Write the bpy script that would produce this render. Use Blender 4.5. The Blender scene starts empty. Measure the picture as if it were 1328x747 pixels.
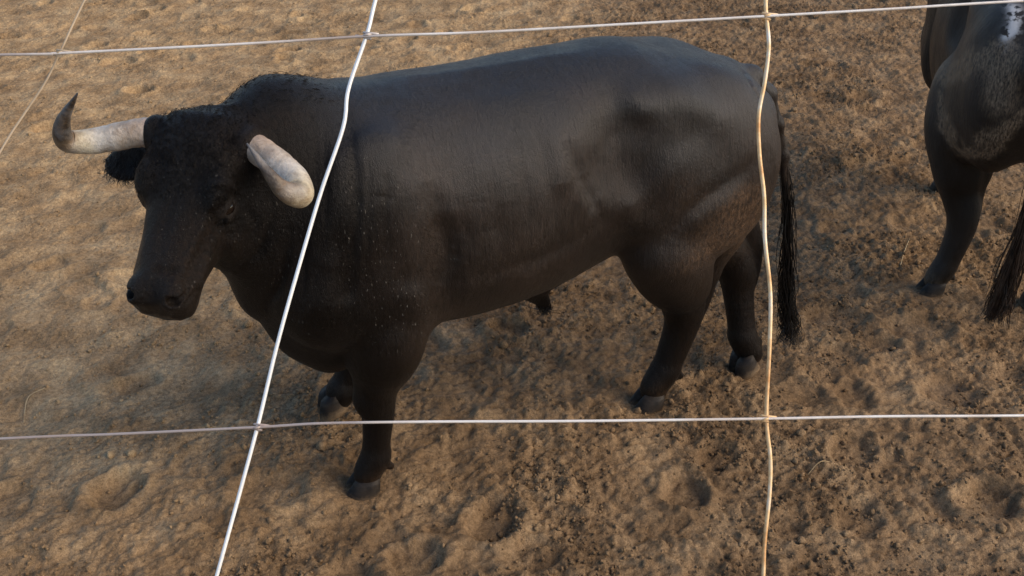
import bpy, math
import numpy as np
from mathutils import Vector, Matrix

# ------------------------------------------------------------------ camera, sky, sun, exposure
scene = bpy.context.scene
PITCH = math.radians(30.0); CAM_H = 2.38; FPX = 1400.0
cam_d = bpy.data.cameras.new('camera'); cam = bpy.data.objects.new('camera', cam_d)
scene.collection.objects.link(cam); scene.camera = cam
cam.location = (0, 0, CAM_H); cam.rotation_euler = (math.radians(60.0), 0, 0)
cam_d.sensor_width = 36.0; cam_d.lens = FPX / 1328.0 * 36.0; cam_d.clip_start = 0.05; cam_d.clip_end = 1000

SUN_EL = math.radians(34); SUN_AZ = math.radians(106)      # azimuth from +Y, negative = to the left
world = bpy.data.worlds.new('World'); scene.world = world; world.use_nodes = True
wn = world.node_tree.nodes; wl = world.node_tree.links
sky = wn.new('ShaderNodeTexSky'); sky.sky_type = 'NISHITA'; sky.sun_disc = False
sky.sun_elevation = SUN_EL; sky.sun_rotation = SUN_AZ; sky.dust_density = 1.0; sky.ozone_density = 2.5
wl.new(sky.outputs[0], wn['Background'].inputs[0]); wn['Background'].inputs[1].default_value = 0.088
sun_d = bpy.data.lights.new('sun', 'SUN'); sun_d.energy = 1.5; sun_d.angle = math.radians(54); sun_d.color = (1.0, 0.78, 0.52)
sun = bpy.data.objects.new('sun', sun_d); scene.collection.objects.link(sun)
sd = Vector((math.sin(SUN_AZ) * math.cos(SUN_EL), math.cos(SUN_AZ) * math.cos(SUN_EL), math.sin(SUN_EL)))
sun.rotation_euler = sd.to_track_quat('Z', 'Y').to_euler(); sun.location = sd * 20
scene.view_settings.view_transform = 'Standard'; scene.view_settings.look = 'None'
scene.view_settings.exposure = 1.12; scene.view_settings.gamma = 1.0
scene.render.engine = 'CYCLES'; scene.render.resolution_x = 1024; scene.render.resolution_y = 576

rng = np.random.default_rng(7)
col = scene.collection
# pixel -> point helpers (1328 x 747 photograph)
CAMP = np.array([0, 0, CAM_H]); SP, CP = math.sin(PITCH), math.cos(PITCH)
RM = np.array([[1, 0, 0], [0, SP, CP], [0, CP, -SP]])
def ray(u, v): return np.array([(u - 664) / FPX, -(v - 373.5) / FPX, 1.0]) @ RM
def on_ground(u, v, z=0.0):
    d = ray(u, v); return CAMP + d * ((z - CAM_H) / d[2])
def at_Y(u, v, Y):
    d = ray(u, v); return CAMP + d * (Y / d[1])

# ------------------------------------------------------------------ noise
PERM = np.random.default_rng(3).permutation(512).astype(np.int64); PERM = np.concatenate([PERM, PERM, PERM])
G3 = np.random.default_rng(4).normal(size=(512, 3)); G3 /= np.linalg.norm(G3, axis=1, keepdims=True); G3 = G3.astype(np.float32)
def fade(t): return t * t * t * (t * (t * 6 - 15) + 10)
def noise2(x, y, seed=0):
    xi = np.floor(x).astype(np.int64); yi = np.floor(y).astype(np.int64)
    xf = (x - xi).astype(np.float32); yf = (y - yi).astype(np.float32); u = fade(xf); v = fade(yf)
    def g(ix, iy, dx, dy):
        h = PERM[(PERM[(ix + seed * 17) & 511] + iy) & 511]; q = G3[h]; n = q[..., 0] * dx + q[..., 1] * dy
        return n
    a = g(xi, yi, xf, yf); b = g(xi + 1, yi, xf - 1, yf); c = g(xi, yi + 1, xf, yf - 1); d = g(xi + 1, yi + 1, xf - 1, yf - 1)
    return (a + (b - a) * u) * (1 - v) + (c + (d - c) * u) * v
def noise3(x, y, z, seed=0):
    xi = np.floor(x).astype(np.int64); yi = np.floor(y).astype(np.int64); zi = np.floor(z).astype(np.int64)
    xf = x - xi; yf = y - yi; zf = z - zi; u = fade(xf); v = fade(yf); w = fade(zf); r = 0
    for a in (0, 1):
        for b in (0, 1):
            for c in (0, 1):
                h = PERM[(PERM[(PERM[(xi + a + seed * 17) & 511] + yi + b) & 511] + zi + c) & 511]; q = G3[h]
                n = q[..., 0] * (xf - a) + q[..., 1] * (yf - b) + q[..., 2] * (zf - c)
                r = r + n * (u if a else 1 - u) * (v if b else 1 - v) * (w if c else 1 - w)
    return r
def sstep(a, b, x):
    t = np.clip((x - a) / (b - a), 0, 1); return t * t * (3 - 2 * t)

# ------------------------------------------------------------------ mesh helpers
def mesh_np(name, V, Q, smooth=True):
    me = bpy.data.meshes.new(name); V = np.asarray(V, np.float32); Q = np.asarray(Q, np.int32); k = Q.shape[1]
    me.vertices.add(len(V)); me.vertices.foreach_set('co', V.ravel())
    me.loops.add(Q.size); me.loops.foreach_set('vertex_index', Q.ravel())
    me.polygons.add(len(Q)); me.polygons.foreach_set('loop_start', np.arange(0, Q.size, k, dtype=np.int32))
    me.polygons.foreach_set('use_smooth', np.full(len(Q), smooth)); me.update(calc_edges=True); me.validate()
    return me
def attr(me, name, vals):
    a = me.attributes.new(name, 'FLOAT', 'POINT'); a.data.foreach_set('value', np.asarray(vals, np.float32))
def link(name, me, mat=None, parent=None):
    o = bpy.data.objects.new(name, me); col.objects.link(o)
    if mat and me is not None and not me.materials: me.materials.append(mat)
    if parent: o.parent = parent
    return o
def tag(o, label=None, cat=None, group=None, kind=None):
    for k, v in (('label', label), ('category', cat), ('group', group), ('kind', kind)):
        if v: o[k] = v
    return o
def spline(pts, n):
    P = np.asarray(pts, float); P = np.vstack([2 * P[0] - P[1], P, 2 * P[-1] - P[-2]]); m = len(P) - 3
    t = np.linspace(0, m, n); i = np.minimum(t.astype(int), m - 1); f = (t - i)[:, None]
    a, b, c, d = P[i], P[i + 1], P[i + 2], P[i + 3]
    return .5 * (2 * b + (c - a) * f + (2 * a - 5 * b + 4 * c - d) * f * f + (3 * b - a - 3 * c + d) * f ** 3)
def frames(P):
    T = np.gradient(P, axis=0); T /= np.linalg.norm(T, axis=1, keepdims=True) + 1e-12
    n = np.cross(T[0], [0.31, 0.22, .92]); n /= np.linalg.norm(n); N = [n]
    for i in range(1, len(P)):
        n = n - T[i] * (n @ T[i]); n = n / np.linalg.norm(n); N.append(n)
    N = np.array(N); return T, N, np.cross(T, N)
def tube(P, R, sides=10):
    P = np.asarray(P, float); R = np.broadcast_to(R, len(P)); T, N, B = frames(P); a = np.arange(sides) / sides * 2 * np.pi
    V = P[:, None] + R[:, None, None] * (np.cos(a)[None, :, None] * N[:, None] + np.sin(a)[None, :, None] * B[:, None])
    V = np.concatenate([V.reshape(-1, 3), P[:1] - T[:1] * R[0] * .3, P[-1:] + T[-1:] * R[-1] * .5]); n = len(P); Q = []
    for i in range(n - 1):
        for j in range(sides):
            k = (j + 1) % sides; Q.append((i * sides + j, i * sides + k, (i + 1) * sides + k, (i + 1) * sides + j))
    Q = [tuple(q) for q in Q]; F = Q[:]
    c0 = n * sides; c1 = c0 + 1
    for j in range(sides):
        k = (j + 1) % sides; F.append((c0, k, j)); F.append((c1, (n - 1) * sides + j, (n - 1) * sides + k))
    return V, F
def mesh_py(name, V, F, smooth=True):
    me = bpy.data.meshes.new(name); me.from_pydata([tuple(v) for v in np.asarray(V, float)], [], F)
    me.polygons.foreach_set('use_smooth', [smooth] * len(me.polygons)); me.update(); return me
def strand_mesh(name, paths, widths):
    """paths (n, m, 3): three-sided tapering hairs"""
    n, m, _ = paths.shape; T = np.gradient(paths, axis=1); T /= np.linalg.norm(T, axis=2, keepdims=True) + 1e-9
    ref = np.tile(np.array([.37, .52, .77]), (n, 1)); N = np.cross(T, ref[:, None]); N /= np.linalg.norm(N, axis=2, keepdims=True) + 1e-9
    B = np.cross(T, N); tp = (1 - np.linspace(0, 1, m) ** 2 * .85)[None, :, None] * np.asarray(widths)[:, None, None]
    V = np.stack([paths + tp * (math.cos(a) * N + math.sin(a) * B) for a in (0, 2.094, 4.189)], 2)
    idx = np.arange(n * m * 3).reshape(n, m, 3); Q = []
    for s in range(3):
        s2 = (s + 1) % 3; Q.append(np.stack([idx[:, :-1, s], idx[:, :-1, s2], idx[:, 1:, s2], idx[:, 1:, s]], -1).reshape(-1, 4))
    return mesh_np(name, V.reshape(-1, 3), np.concatenate(Q))

# ------------------------------------------------------------------ material helpers
class MT:
    def __init__(s, name, rough=.7, spec=.5):
        s.m = bpy.data.materials.new(name); s.m.use_nodes = True; s.t = s.m.node_tree; s.b = s.t.nodes['Principled BSDF']
        s.b.inputs['Roughness'].default_value = rough; s.b.inputs['Specular IOR Level'].default_value = spec
        s.co = s.n('ShaderNodeTexCoord').outputs['Object']
    def n(s, t, **k):
        o = s.t.nodes.new(t)
        for a, v in k.items(): setattr(o, a, v)
        return o
    def l(s, a, b): s.t.links.new(a, b)
    def noise(s, scale, detail=4, rough=.55, stretch=None, rot=None, dist=0):
        o = s.n('ShaderNodeTexNoise'); o.inputs['Scale'].default_value = scale; o.inputs['Detail'].default_value = detail
        o.inputs['Roughness'].default_value = rough; o.inputs['Distortion'].default_value = dist; c = s.co
        if stretch:
            mp = s.n('ShaderNodeMapping'); mp.inputs['Scale'].default_value = stretch
            if rot: mp.inputs['Rotation'].default_value = rot
            s.l(c, mp.inputs[0]); c = mp.outputs[0]
        s.l(c, o.inputs['Vector']); return o.outputs[0]
    def ramp(s, f, stops):
        r = s.n('ShaderNodeValToRGB'); e = r.color_ramp.elements
        while len(e) < len(stops): e.new(.5)
        for i, (p, c) in enumerate(stops): e[i].position = p; e[i].color = (*c, 1) if not np.isscalar(c) else (c, c, c, 1)
        s.l(f, r.inputs[0]); return r.outputs[0]
    def mix(s, f, a, b, mode='MIX'):
        m = s.n('ShaderNodeMix', data_type='RGBA', blend_type=mode)
        for i, v in ((0, f), (6, a), (7, b)):
            if isinstance(v, (int, float)): m.inputs[i].default_value = v
            elif isinstance(v, tuple): m.inputs[i].default_value = (*v, 1)
            else: s.l(v, m.inputs[i])
        return m.outputs[2]
    def math(s, op, a, b=0.0):
        m = s.n('ShaderNodeMath', operation=op)
        for i, v in ((0, a), (1, b)):
            if isinstance(v, (int, float)): m.inputs[i].default_value = v
            else: s.l(v, m.inputs[i])
        return m.outputs[0]
    def attr(s, name): return s.n('ShaderNodeAttribute', attribute_name=name).outputs['Fac']
    def bump(s, h, dist, strength=1.0, prev=None):
        b = s.n('ShaderNodeBump'); b.inputs['Distance'].default_value = dist; b.inputs['Strength'].default_value = strength
        s.l(h, b.inputs['Height'])
        if prev is not None: s.l(prev, b.inputs['Normal'])
        return b.outputs[0]
    def out(s, color=None, normal=None, rough=None):
        for v, k in ((color, 'Base Color'), (rough, 'Roughness')):
            if v is None: continue
            if isinstance(v, (tuple, float)): s.b.inputs[k].default_value = (*v, 1) if isinstance(v, tuple) else v
            else: s.l(v, s.b.inputs[k])
        if normal is not None: s.l(normal, s.b.inputs['Normal'])
        return s.m

# soil
def soil_material(name, clod=False):
    m = MT(name, .95, .15)
    big = m.noise(.9, 3); mid = m.noise(5, 5, .6); fine = m.noise(60, 5, .7); grain = m.noise(260, 3, .7)
    c1 = m.ramp(mid, [(.3, (.150, .094, .050)), (.5, (.225, .148, .082)), (.72, (.310, .216, .125))])
    c2 = m.ramp(fine, [(.28, .56), (.5, 1.0), (.72, 1.36)])
    c = m.mix(1.0, c1, c2, 'MULTIPLY')
    c = m.mix(1.0, c, m.ramp(grain, [(.3, .6), (.6, 1.18)]), 'MULTIPLY')
    c = m.mix(1.0, c, m.ramp(big, [(.3, .86), (.7, 1.14)]), 'MULTIPLY')
    if True:
        c = m.mix(m.attr('sand'), c, m.mix(1.0, c, (1.66, 1.72, 1.68), 'MULTIPLY'))
        c = m.mix(m.attr('grey'), c, (.215, .165, .115))
    vo = m.n('ShaderNodeTexVoronoi', feature='SMOOTH_F1'); vo.inputs['Scale'].default_value = 70; vo.inputs['Smoothness'].default_value = .35; vo.inputs['Randomness'].default_value = 1
    m.l(m.co, vo.inputs['Vector'])
    cr = m.math('MULTIPLY', m.math('SUBTRACT', 1.0, vo.outputs['Distance']), m.ramp(m.noise(3.5, 3), [(.35, .15), (.6, 1.0)]))
    nb = m.bump(m.noise(38, 6, .7), .013, .9); nb = m.bump(cr, .006, .7, nb); nb = m.bump(grain, .003, .6, nb)
    return m.out(c, nb)
M_soil = soil_material('soil'); M_clod = soil_material('soil_clod', True)

# ------------------------------------------------------------------ ground: one sheet, dense where it is seen
FEET = []      # (x, y) world, where hooves press; filled with the same numbers the animals use below
FEET += [tuple(on_ground(475, 632)[:2]), tuple(on_ground(838, 524)[:2]), tuple(on_ground(985, 488)[:2]), tuple(on_ground(1206, 378)[:2])]
def ground_height(x, y, full=True):
    smooth = sstep(.25, -1.3, x + .25 * (4.5 - y)) * sstep(1.9, 3.3, y)          # finer, sandier ground on the far left
    w = noise2(x * 1.3, y * 1.3, 11) * .3
    h = noise2(x * .7, y * .7, 1) * .030 + noise2(x * 2.1 + w, y * 2.1, 2) * .028
    r = 1 - np.abs(noise2(x * 4.3 + w, y * 4.3 - w, 3)) * 2
    h += (r - .6) * .013 + noise2(x * 7.5, y * 7.5 + w, 4) * .022
    if full:
        k = 1 - .55 * smooth
        b = np.abs(noise2(x * 13 + w, y * 13, 5)); h += b * .036 * k
        b = np.abs(noise2(x * 27, y * 27 + w, 6)); h += b * .036 * k
        patch = sstep(-.15, .25, noise2(x * 1.7, y * 1.7, 12))
        h += np.abs(noise2(x * 55, y * 55, 7)) * .030 * k * (.35 + patch)
        h += noise2(x * 100, y * 100, 8) * .009 * k * (.35 + patch)
    return h, smooth
def axis(a, far):
    lo, hi = a[0], a[-1] + (a[-1] - a[-2]); s = a[-1] - a[-2]; l = [hi]
    while l[-1] < far: s *= 1.35; l.append(l[-1] + s)
    s = a[1] - a[0]; q = [lo]
    while q[-1] > -far: s *= 1.35; q.append(q[-1] - s)
    return np.array(q[:0:-1] + list(a) + l)
gx = axis(np.arange(-4.7, 4.7, .0102), 250.); gy = axis(np.concatenate([np.arange(1.8, 4.6, .0085), np.arange(4.6, 9.5, .0138)]), 250.)
GX, GY = np.meshgrid(gx, gy, indexing='ij'); GZ, GS = ground_height(GX, GY)
edge = sstep(60, 12, np.hypot(GX, GY - 5)); GZ *= edge
# hoof prints: two claws, pressed in, with a pushed-up rim
prints = []
for i in range(400):
    px = rng.uniform(-4.5, 4.5); py = rng.uniform(1.9, 9.4); prints.append((px, py, rng.uniform(0, 6.28), rng.uniform(.85, 1.25), rng.uniform(.25, .75)))
for (u, v, a, s, d) in [(640, 680, 1.2, 1.35, 1.2), (1285, 652, .4, 1.4, 1.3), (1100, 590, 1.0, 1.3, .9), (885, 640, 1.5, 1.2, 1.0), (1080, 420, .2, 1.7, .8), (1190, 430, .1, 1.8, .8), (1230, 512, .3, 1.5, .9), (270, 160, .6, 1.3, 1.3), (180, 120, .2, 1.1, 1.2), (60, 170, .8, 1.2, 1.0), (150, 640, .9, 1.3, 1.2), (350, 640, .3, 1.5, .8), (540, 730, .6, 1.2, 1.2), (930, 600, .6, 1.1, .8), (1180, 210, .2, 1.3, .7), (1120, 130, .5, 1.4, .9), (200, 15, .4, 1.2, 1.0), (375, 65, .4, 1.1, .9)]:
    p = on_ground(u, v); prints.append((p[0], p[1], a, s, d))
for (px, py, a, s, d) in prints:
    i0, i1 = np.searchsorted(gx, [px - .24, px + .24]); j0, j1 = np.searchsorted(gy, [py - .24, py + .24])
    if i1 - i0 < 2 or j1 - j0 < 2: continue
    X = GX[i0:i1, j0:j1] - px; Y = GY[i0:i1, j0:j1] - py; c, sn = math.cos(a), math.sin(a)
    X = X + noise2(GX[i0:i1, j0:j1] * 12, GY[i0:i1, j0:j1] * 12, 21) * .03; Y = Y + noise2(GX[i0:i1, j0:j1] * 12, GY[i0:i1, j0:j1] * 12, 22) * .03
    u = (X * c + Y * sn) / s; v = (-X * sn + Y * c) / s
    e = np.sqrt((u / .075) ** 2 + (v / .058) ** 2); bowl = sstep(1.08, .72, e); rim = np.exp(-((e - 1.3) / .26) ** 2)
    ridge = np.exp(-(v / .010) ** 2) * sstep(-.02, .04, u) * bowl
    Z = GZ[i0:i1, j0:j1]; base = Z * .75 + np.float32(Z.mean()) * .25
    GZ[i0:i1, j0:j1] = Z * (1 - bowl * .55) + (base * .2 + Z.mean() * .35) * bowl + d * (-.027 * bowl + .013 * rim + .014 * ridge)
for (fx, fy) in FEET:
    d = np.hypot(GX - fx, GY - fy); k = np.exp(-(d / .10) ** 4); GZ = GZ * (1 - k) + .004 * k + .012 * np.exp(-((d - .16) / .05) ** 2)
ny = len(gy); I = np.arange(GX.size).reshape(GX.shape)
Q = np.stack([I[:-1, :-1], I[1:, :-1], I[1:, 1:], I[:-1, 1:]], -1).reshape(-1, 4)
gme = mesh_np('ground', np.stack([GX, GY, GZ], -1).reshape(-1, 3), Q)
sandy = np.clip(GS * .9 + noise2(GX * .8, GY * .8, 31) * .7 * GS + .25 * sstep(5, 8, GY) * sstep(.5, -2, GX), 0, 1)
attr(gme, 'sand', sandy.ravel())
grey = sstep(.12, .45, noise2(GX * 1.5, GY * 1.5, 33)) * .55 * sstep(.005, -.02, GZ)
attr(gme, 'grey', grey.ravel())
ground = link('ground', gme, M_soil); tag(ground, 'trodden brown earth of the yard pitted with hoof prints', 'ground', kind='structure')
def gz_at(x, y):
    i = np.clip(np.searchsorted(gx, x), 1, len(gx) - 1); j = np.clip(np.searchsorted(gy, y), 1, len(gy) - 1); return GZ[i, j]

def sand_at(x, y):
    i = np.clip(np.searchsorted(gx, x), 1, len(gx) - 1); j = np.clip(np.searchsorted(gy, y), 1, len(gy) - 1); return sandy[i, j]
# loose crumbs of earth: nobody could count them
def ico(sub):
    import bmesh
    bm = bmesh.new(); bmesh.ops.create_icosphere(bm, subdivisions=sub, radius=1); V = np.array([v.co[:] for v in bm.verts]); F = np.array([[v.index for v in f.verts] for f in bm.faces]); bm.free(); return V, F
VV, FF, SA, off = [], [], [], 0
def rand_rot(n):
    q = rng.normal(size=(n, 4)); q /= np.linalg.norm(q, axis=1)[:, None]; w, x, y, z = q.T
    return np.stack([1 - 2 * (y * y + z * z), 2 * (x * y - w * z), 2 * (x * z + w * y), 2 * (x * y + w * z), 1 - 2 * (x * x + z * z), 2 * (y * z - w * x), 2 * (x * z - w * y), 2 * (y * z + w * x), 1 - 2 * (x * x + y * y)], 1).reshape(n, 3, 3)
for sub, n, lo, hi in ((1, 20000, .003, .0084), (2, 1700, .006, .014), (2, 110, .012, .024)):
    V0, F0 = ico(sub)
    if sub == 1: variants = np.array([V0 * (1 + .30 * rng.normal(size=(len(V0), 1))) for _ in range(24)])
    else: variants = np.array([V0 * (1 + .5 * noise3(*(V0 * 1.3 + s_ * 5.3).T, seed=s_ % 11)[:, None] + .4 * noise3(*(V0 * 3.1 + s_ * 2.3).T, seed=3)[:, None]) for s_ in range(24)])
    Y = 1.9 + 7.4 * rng.random(n * 4) ** 1.5; X = rng.uniform(-1, 1, n * 4) * (.55 * Y + .4)
    dens = sstep(-.25, .3, noise2(X * 1.7, Y * 1.7, 12)) * (1 - .8 * sstep(.25, -1.3, X + .25 * (4.5 - Y))) * (.35 + sstep(-.2, .3, noise2(X * 6, Y * 6, 14)))
    keep = rng.random(n * 4) < .04 + dens; X, Y = X[keep][:n], Y[keep][:n]; n = len(X)
    sz = lo + (hi - lo) * rng.random(n) ** 1.9; R = rand_rot(n); fl = np.stack([np.ones(n), rng.uniform(.7, 1, n), rng.uniform(.5, .85, n)], 1)
    V = np.einsum('nvk,nkj->nvj', variants[rng.integers(24, size=n)] * (fl * sz[:, None])[:, None], R) + np.stack([X, Y, gz_at(X, Y) + sz * .15], 1)[:, None]
    SA.append(np.repeat(sand_at(X, Y), len(V0))); VV.append(V.reshape(-1, 3)); FF.append((F0[None] + (off + np.arange(n) * len(V0))[:, None, None]).reshape(-1, 3)); off += n * len(V0)
cme = mesh_np('soil_clods', np.concatenate(VV), np.concatenate(FF), True); attr(cme, 'sand', np.concatenate(SA)); attr(cme, 'grey', np.zeros(off)); cl = link('soil_clods', cme, M_clod)
tag(cl, 'loose crumbs and clods of brown earth over the yard', 'soil', kind='stuff')

# ------------------------------------------------------------------ animals: signed-distance body, polygonised
class Field:
    def __init__(s, lo, hi, h):
        s.h = h; s.lo = np.array(lo, float); n = np.ceil((np.array(hi) - s.lo) / h).astype(int) + 1
        s.ax = [(s.lo[i] + np.arange(n[i]) * h).astype(np.float32) for i in range(3)]; s.F = np.full(n, .5, np.float32)
    def sl(s, lo, hi, m):
        r = [tuple(np.searchsorted(s.ax[i], [lo[i] - m, hi[i] + m])) for i in range(3)]
        S = tuple(slice(*q) for q in r); return S, s.ax[0][S[0]][:, None, None], s.ax[1][S[1]][None, :, None], s.ax[2][S[2]][None, None, :]
    def put(s, d, S, k, op):
        a = s.F[S]
        if op == 'add': h = np.maximum(k - np.abs(a - d), 0) / k; s.F[S] = np.minimum(a, d) - h * h * k * .25
        elif op == 'sub': d = -d; h = np.maximum(k - np.abs(a - d), 0) / k; s.F[S] = np.maximum(a, d) + h * h * k * .25
    def cone(s, a, b, ra, rb, k=.03, op='add'):
        a = np.array(a, float); b = np.array(b, float); r = max(ra, rb); S, x, y, z = s.sl(np.minimum(a, b) - r, np.maximum(a, b) + r, k + .04)
        d = b - a; L = d @ d + 1e-9; px, py, pz = x - a[0], y - a[1], z - a[2]; t = np.clip((px * d[0] + py * d[1] + pz * d[2]) / L, 0, 1)
        s.put(np.sqrt((px - t * d[0]) ** 2 + (py - t * d[1]) ** 2 + (pz - t * d[2]) ** 2) - (ra + (rb - ra) * t), S, k, op)
    def chain(s, pts, k=.03, op='add'):
        for (p, r), (q, r2) in zip(pts[:-1], pts[1:]): s.cone(p, q, r, r2, k, op)
    def limb(s, pts):
        A = spline(np.array([[*p, r] for p, r in pts]), (len(pts) - 1) * 5 + 1)
        for a, b in zip(A[:-1], A[1:]): s.cone(a[:3], b[:3], a[3], b[3], .030 if a[2] > .52 else .010)
    def ell(s, c, r, k=.05, R=None, op='add'):
        c = np.array(c, float); r = np.array(r, float); m = r.max() if R is not None else 0
        S, x, y, z = s.sl(c - (m if R is not None else r), c + (m if R is not None else r), k + .04)
        p = [x - c[0], y - c[1], z - c[2]]
        if R is not None: p = [R[i][0] * p[0] + R[i][1] * p[1] + R[i][2] * p[2] for i in range(3)]
        k0 = np.sqrt(sum((p[i] / r[i]) ** 2 for i in range(3))); k1 = np.sqrt(sum((p[i] / r[i] ** 2) ** 2 for i in range(3))) + 1e-6
        s.put(k0 * (k0 - 1) / k1, S, k, op)
    def loft(s, secs, k, M=None, o=None, sc=1.0, n=2.3):
        """secs rows: t, top, bottom, half width, height of widest (0..1). axes rows of M: along, up, side"""
        secs = np.array(secs, float); T = np.linspace(secs[0, 0], secs[-1, 0], 400)
        uu = np.interp(T, secs[:, 0], np.arange(len(secs))); P = np.vstack([2 * secs[0] - secs[1], secs, 2 * secs[-1] - secs[-2]])
        i = np.minimum(uu.astype(int), len(secs) - 2); f = (uu - i)[:, None]; a, b, c, d = P[i], P[i + 1], P[i + 2], P[i + 3]
        C = .5 * (2 * b + (c - a) * f + (2 * a - 5 * b + 4 * c - d) * f * f + (3 * b - a - 3 * c + d) * f ** 3)
        if M is None: lo = [secs[0, 0], -secs[:, 3].max(), secs[:, 2].min()]; hi = [secs[-1, 0], secs[:, 3].max(), secs[:, 1].max()]
        else:
            box = np.array([o + sc * (np.array([t, v, w]) @ M) for t in (secs[0, 0], secs[-1, 0]) for v in (secs[:, 1].max(), secs[:, 2].min()) for w in (-secs[:, 3].max(), secs[:, 3].max())]); lo, hi = box.min(0), box.max(0)
        S, x, y, z = s.sl(lo, hi, .1)
        if M is None: t, w, v = x, y, z
        else:
            p = [(q - o[i]) / sc for i, q in enumerate((x, y, z))]; t, v, w = [M[i][0] * p[0] + M[i][1] * p[1] + M[i][2] * p[2] for i in range(3)]
        tc = np.clip(t, secs[0, 0], secs[-1, 0]); top = np.interp(tc, T, C[:, 1]).astype(np.float32); bot = np.interp(tc, T, C[:, 2]).astype(np.float32)
        wd = np.interp(tc, T, C[:, 3]).astype(np.float32); mid = bot + (top - bot) * np.interp(tc, T, C[:, 4]).astype(np.float32)
        dv = v - mid; hh = np.where(dv > 0, top - mid, mid - bot); A = np.abs(w / wd) + 1e-5; B = np.abs(dv / hh) + 1e-5
        rho = (A ** n + B ** n) ** (1 / n); g = np.sqrt((A ** (n - 1) / wd) ** 2 + (B ** (n - 1) / hh) ** 2) * rho ** (1 - n)
        d = (rho - 1) / np.maximum(g, 2.0); e = np.abs(t - tc); s.put((np.where(e > 0, np.sqrt(np.maximum(d, 0) ** 2 + e ** 2), d) * sc).astype(np.float32), S, k, 'add')
    def mesh(s):
        F = s.F; n = np.array(F.shape); c = tuple(n - 1); sg = F < 0; cnt = np.zeros(c, np.int8)
        cs = [(i, j, k) for i in (0, 1) for j in (0, 1) for k in (0, 1)]
        sub = lambda A, q: A[q[0]:q[0] + c[0], q[1]:q[1] + c[1], q[2]:q[2] + c[2]]
        for q in cs: cnt += sub(sg, q)
        act = (cnt > 0) & (cnt < 8); ids = np.full(c, -1, np.int64); ij = np.argwhere(act); ids[act] = np.arange(len(ij))
        acc = np.zeros((len(ij), 3)); num = np.zeros(len(ij))
        for q in cs:
            for ax in range(3):
                if q[ax]: continue
                r = list(q); r[ax] = 1; fa = F[tuple((ij + q).T)]; fb = F[tuple((ij + r).T)]; m = (fa < 0) != (fb < 0)
                t = np.where(m, fa / np.where(fa == fb, 1, fa - fb), 0); p = np.array(q, float)[None].repeat(len(ij), 0); p[:, ax] = t; acc += p * m[:, None]; num += m
        V = s.lo + (ij + acc / num[:, None]) * s.h; quads = []
        for ax in range(3):
            b, d = (ax + 1) % 3, (ax + 2) % 3; lo = [slice(1, -1)] * 3; lo[ax] = slice(0, -1); hi = list(lo); hi[ax] = slice(1, None)
            A = sg[tuple(lo)]; B = sg[tuple(hi)]; e = np.argwhere(A != B) + [0 if i == ax else 1 for i in range(3)]; fl = sg[tuple(e.T)]
            def cell(ob, od):
                k = e.copy(); k[:, b] += ob; k[:, d] += od; return ids[tuple(k.T)]
            q = np.stack([cell(-1, -1), cell(0, -1), cell(0, 0), cell(-1, 0)], 1); q[~fl] = q[~fl][:, ::-1]; quads.append(q)
        return V, np.concatenate(quads)

def orthonormal(A):
    U, _, Vt = np.linalg.svd(np.array(A)); return U @ Vt

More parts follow.
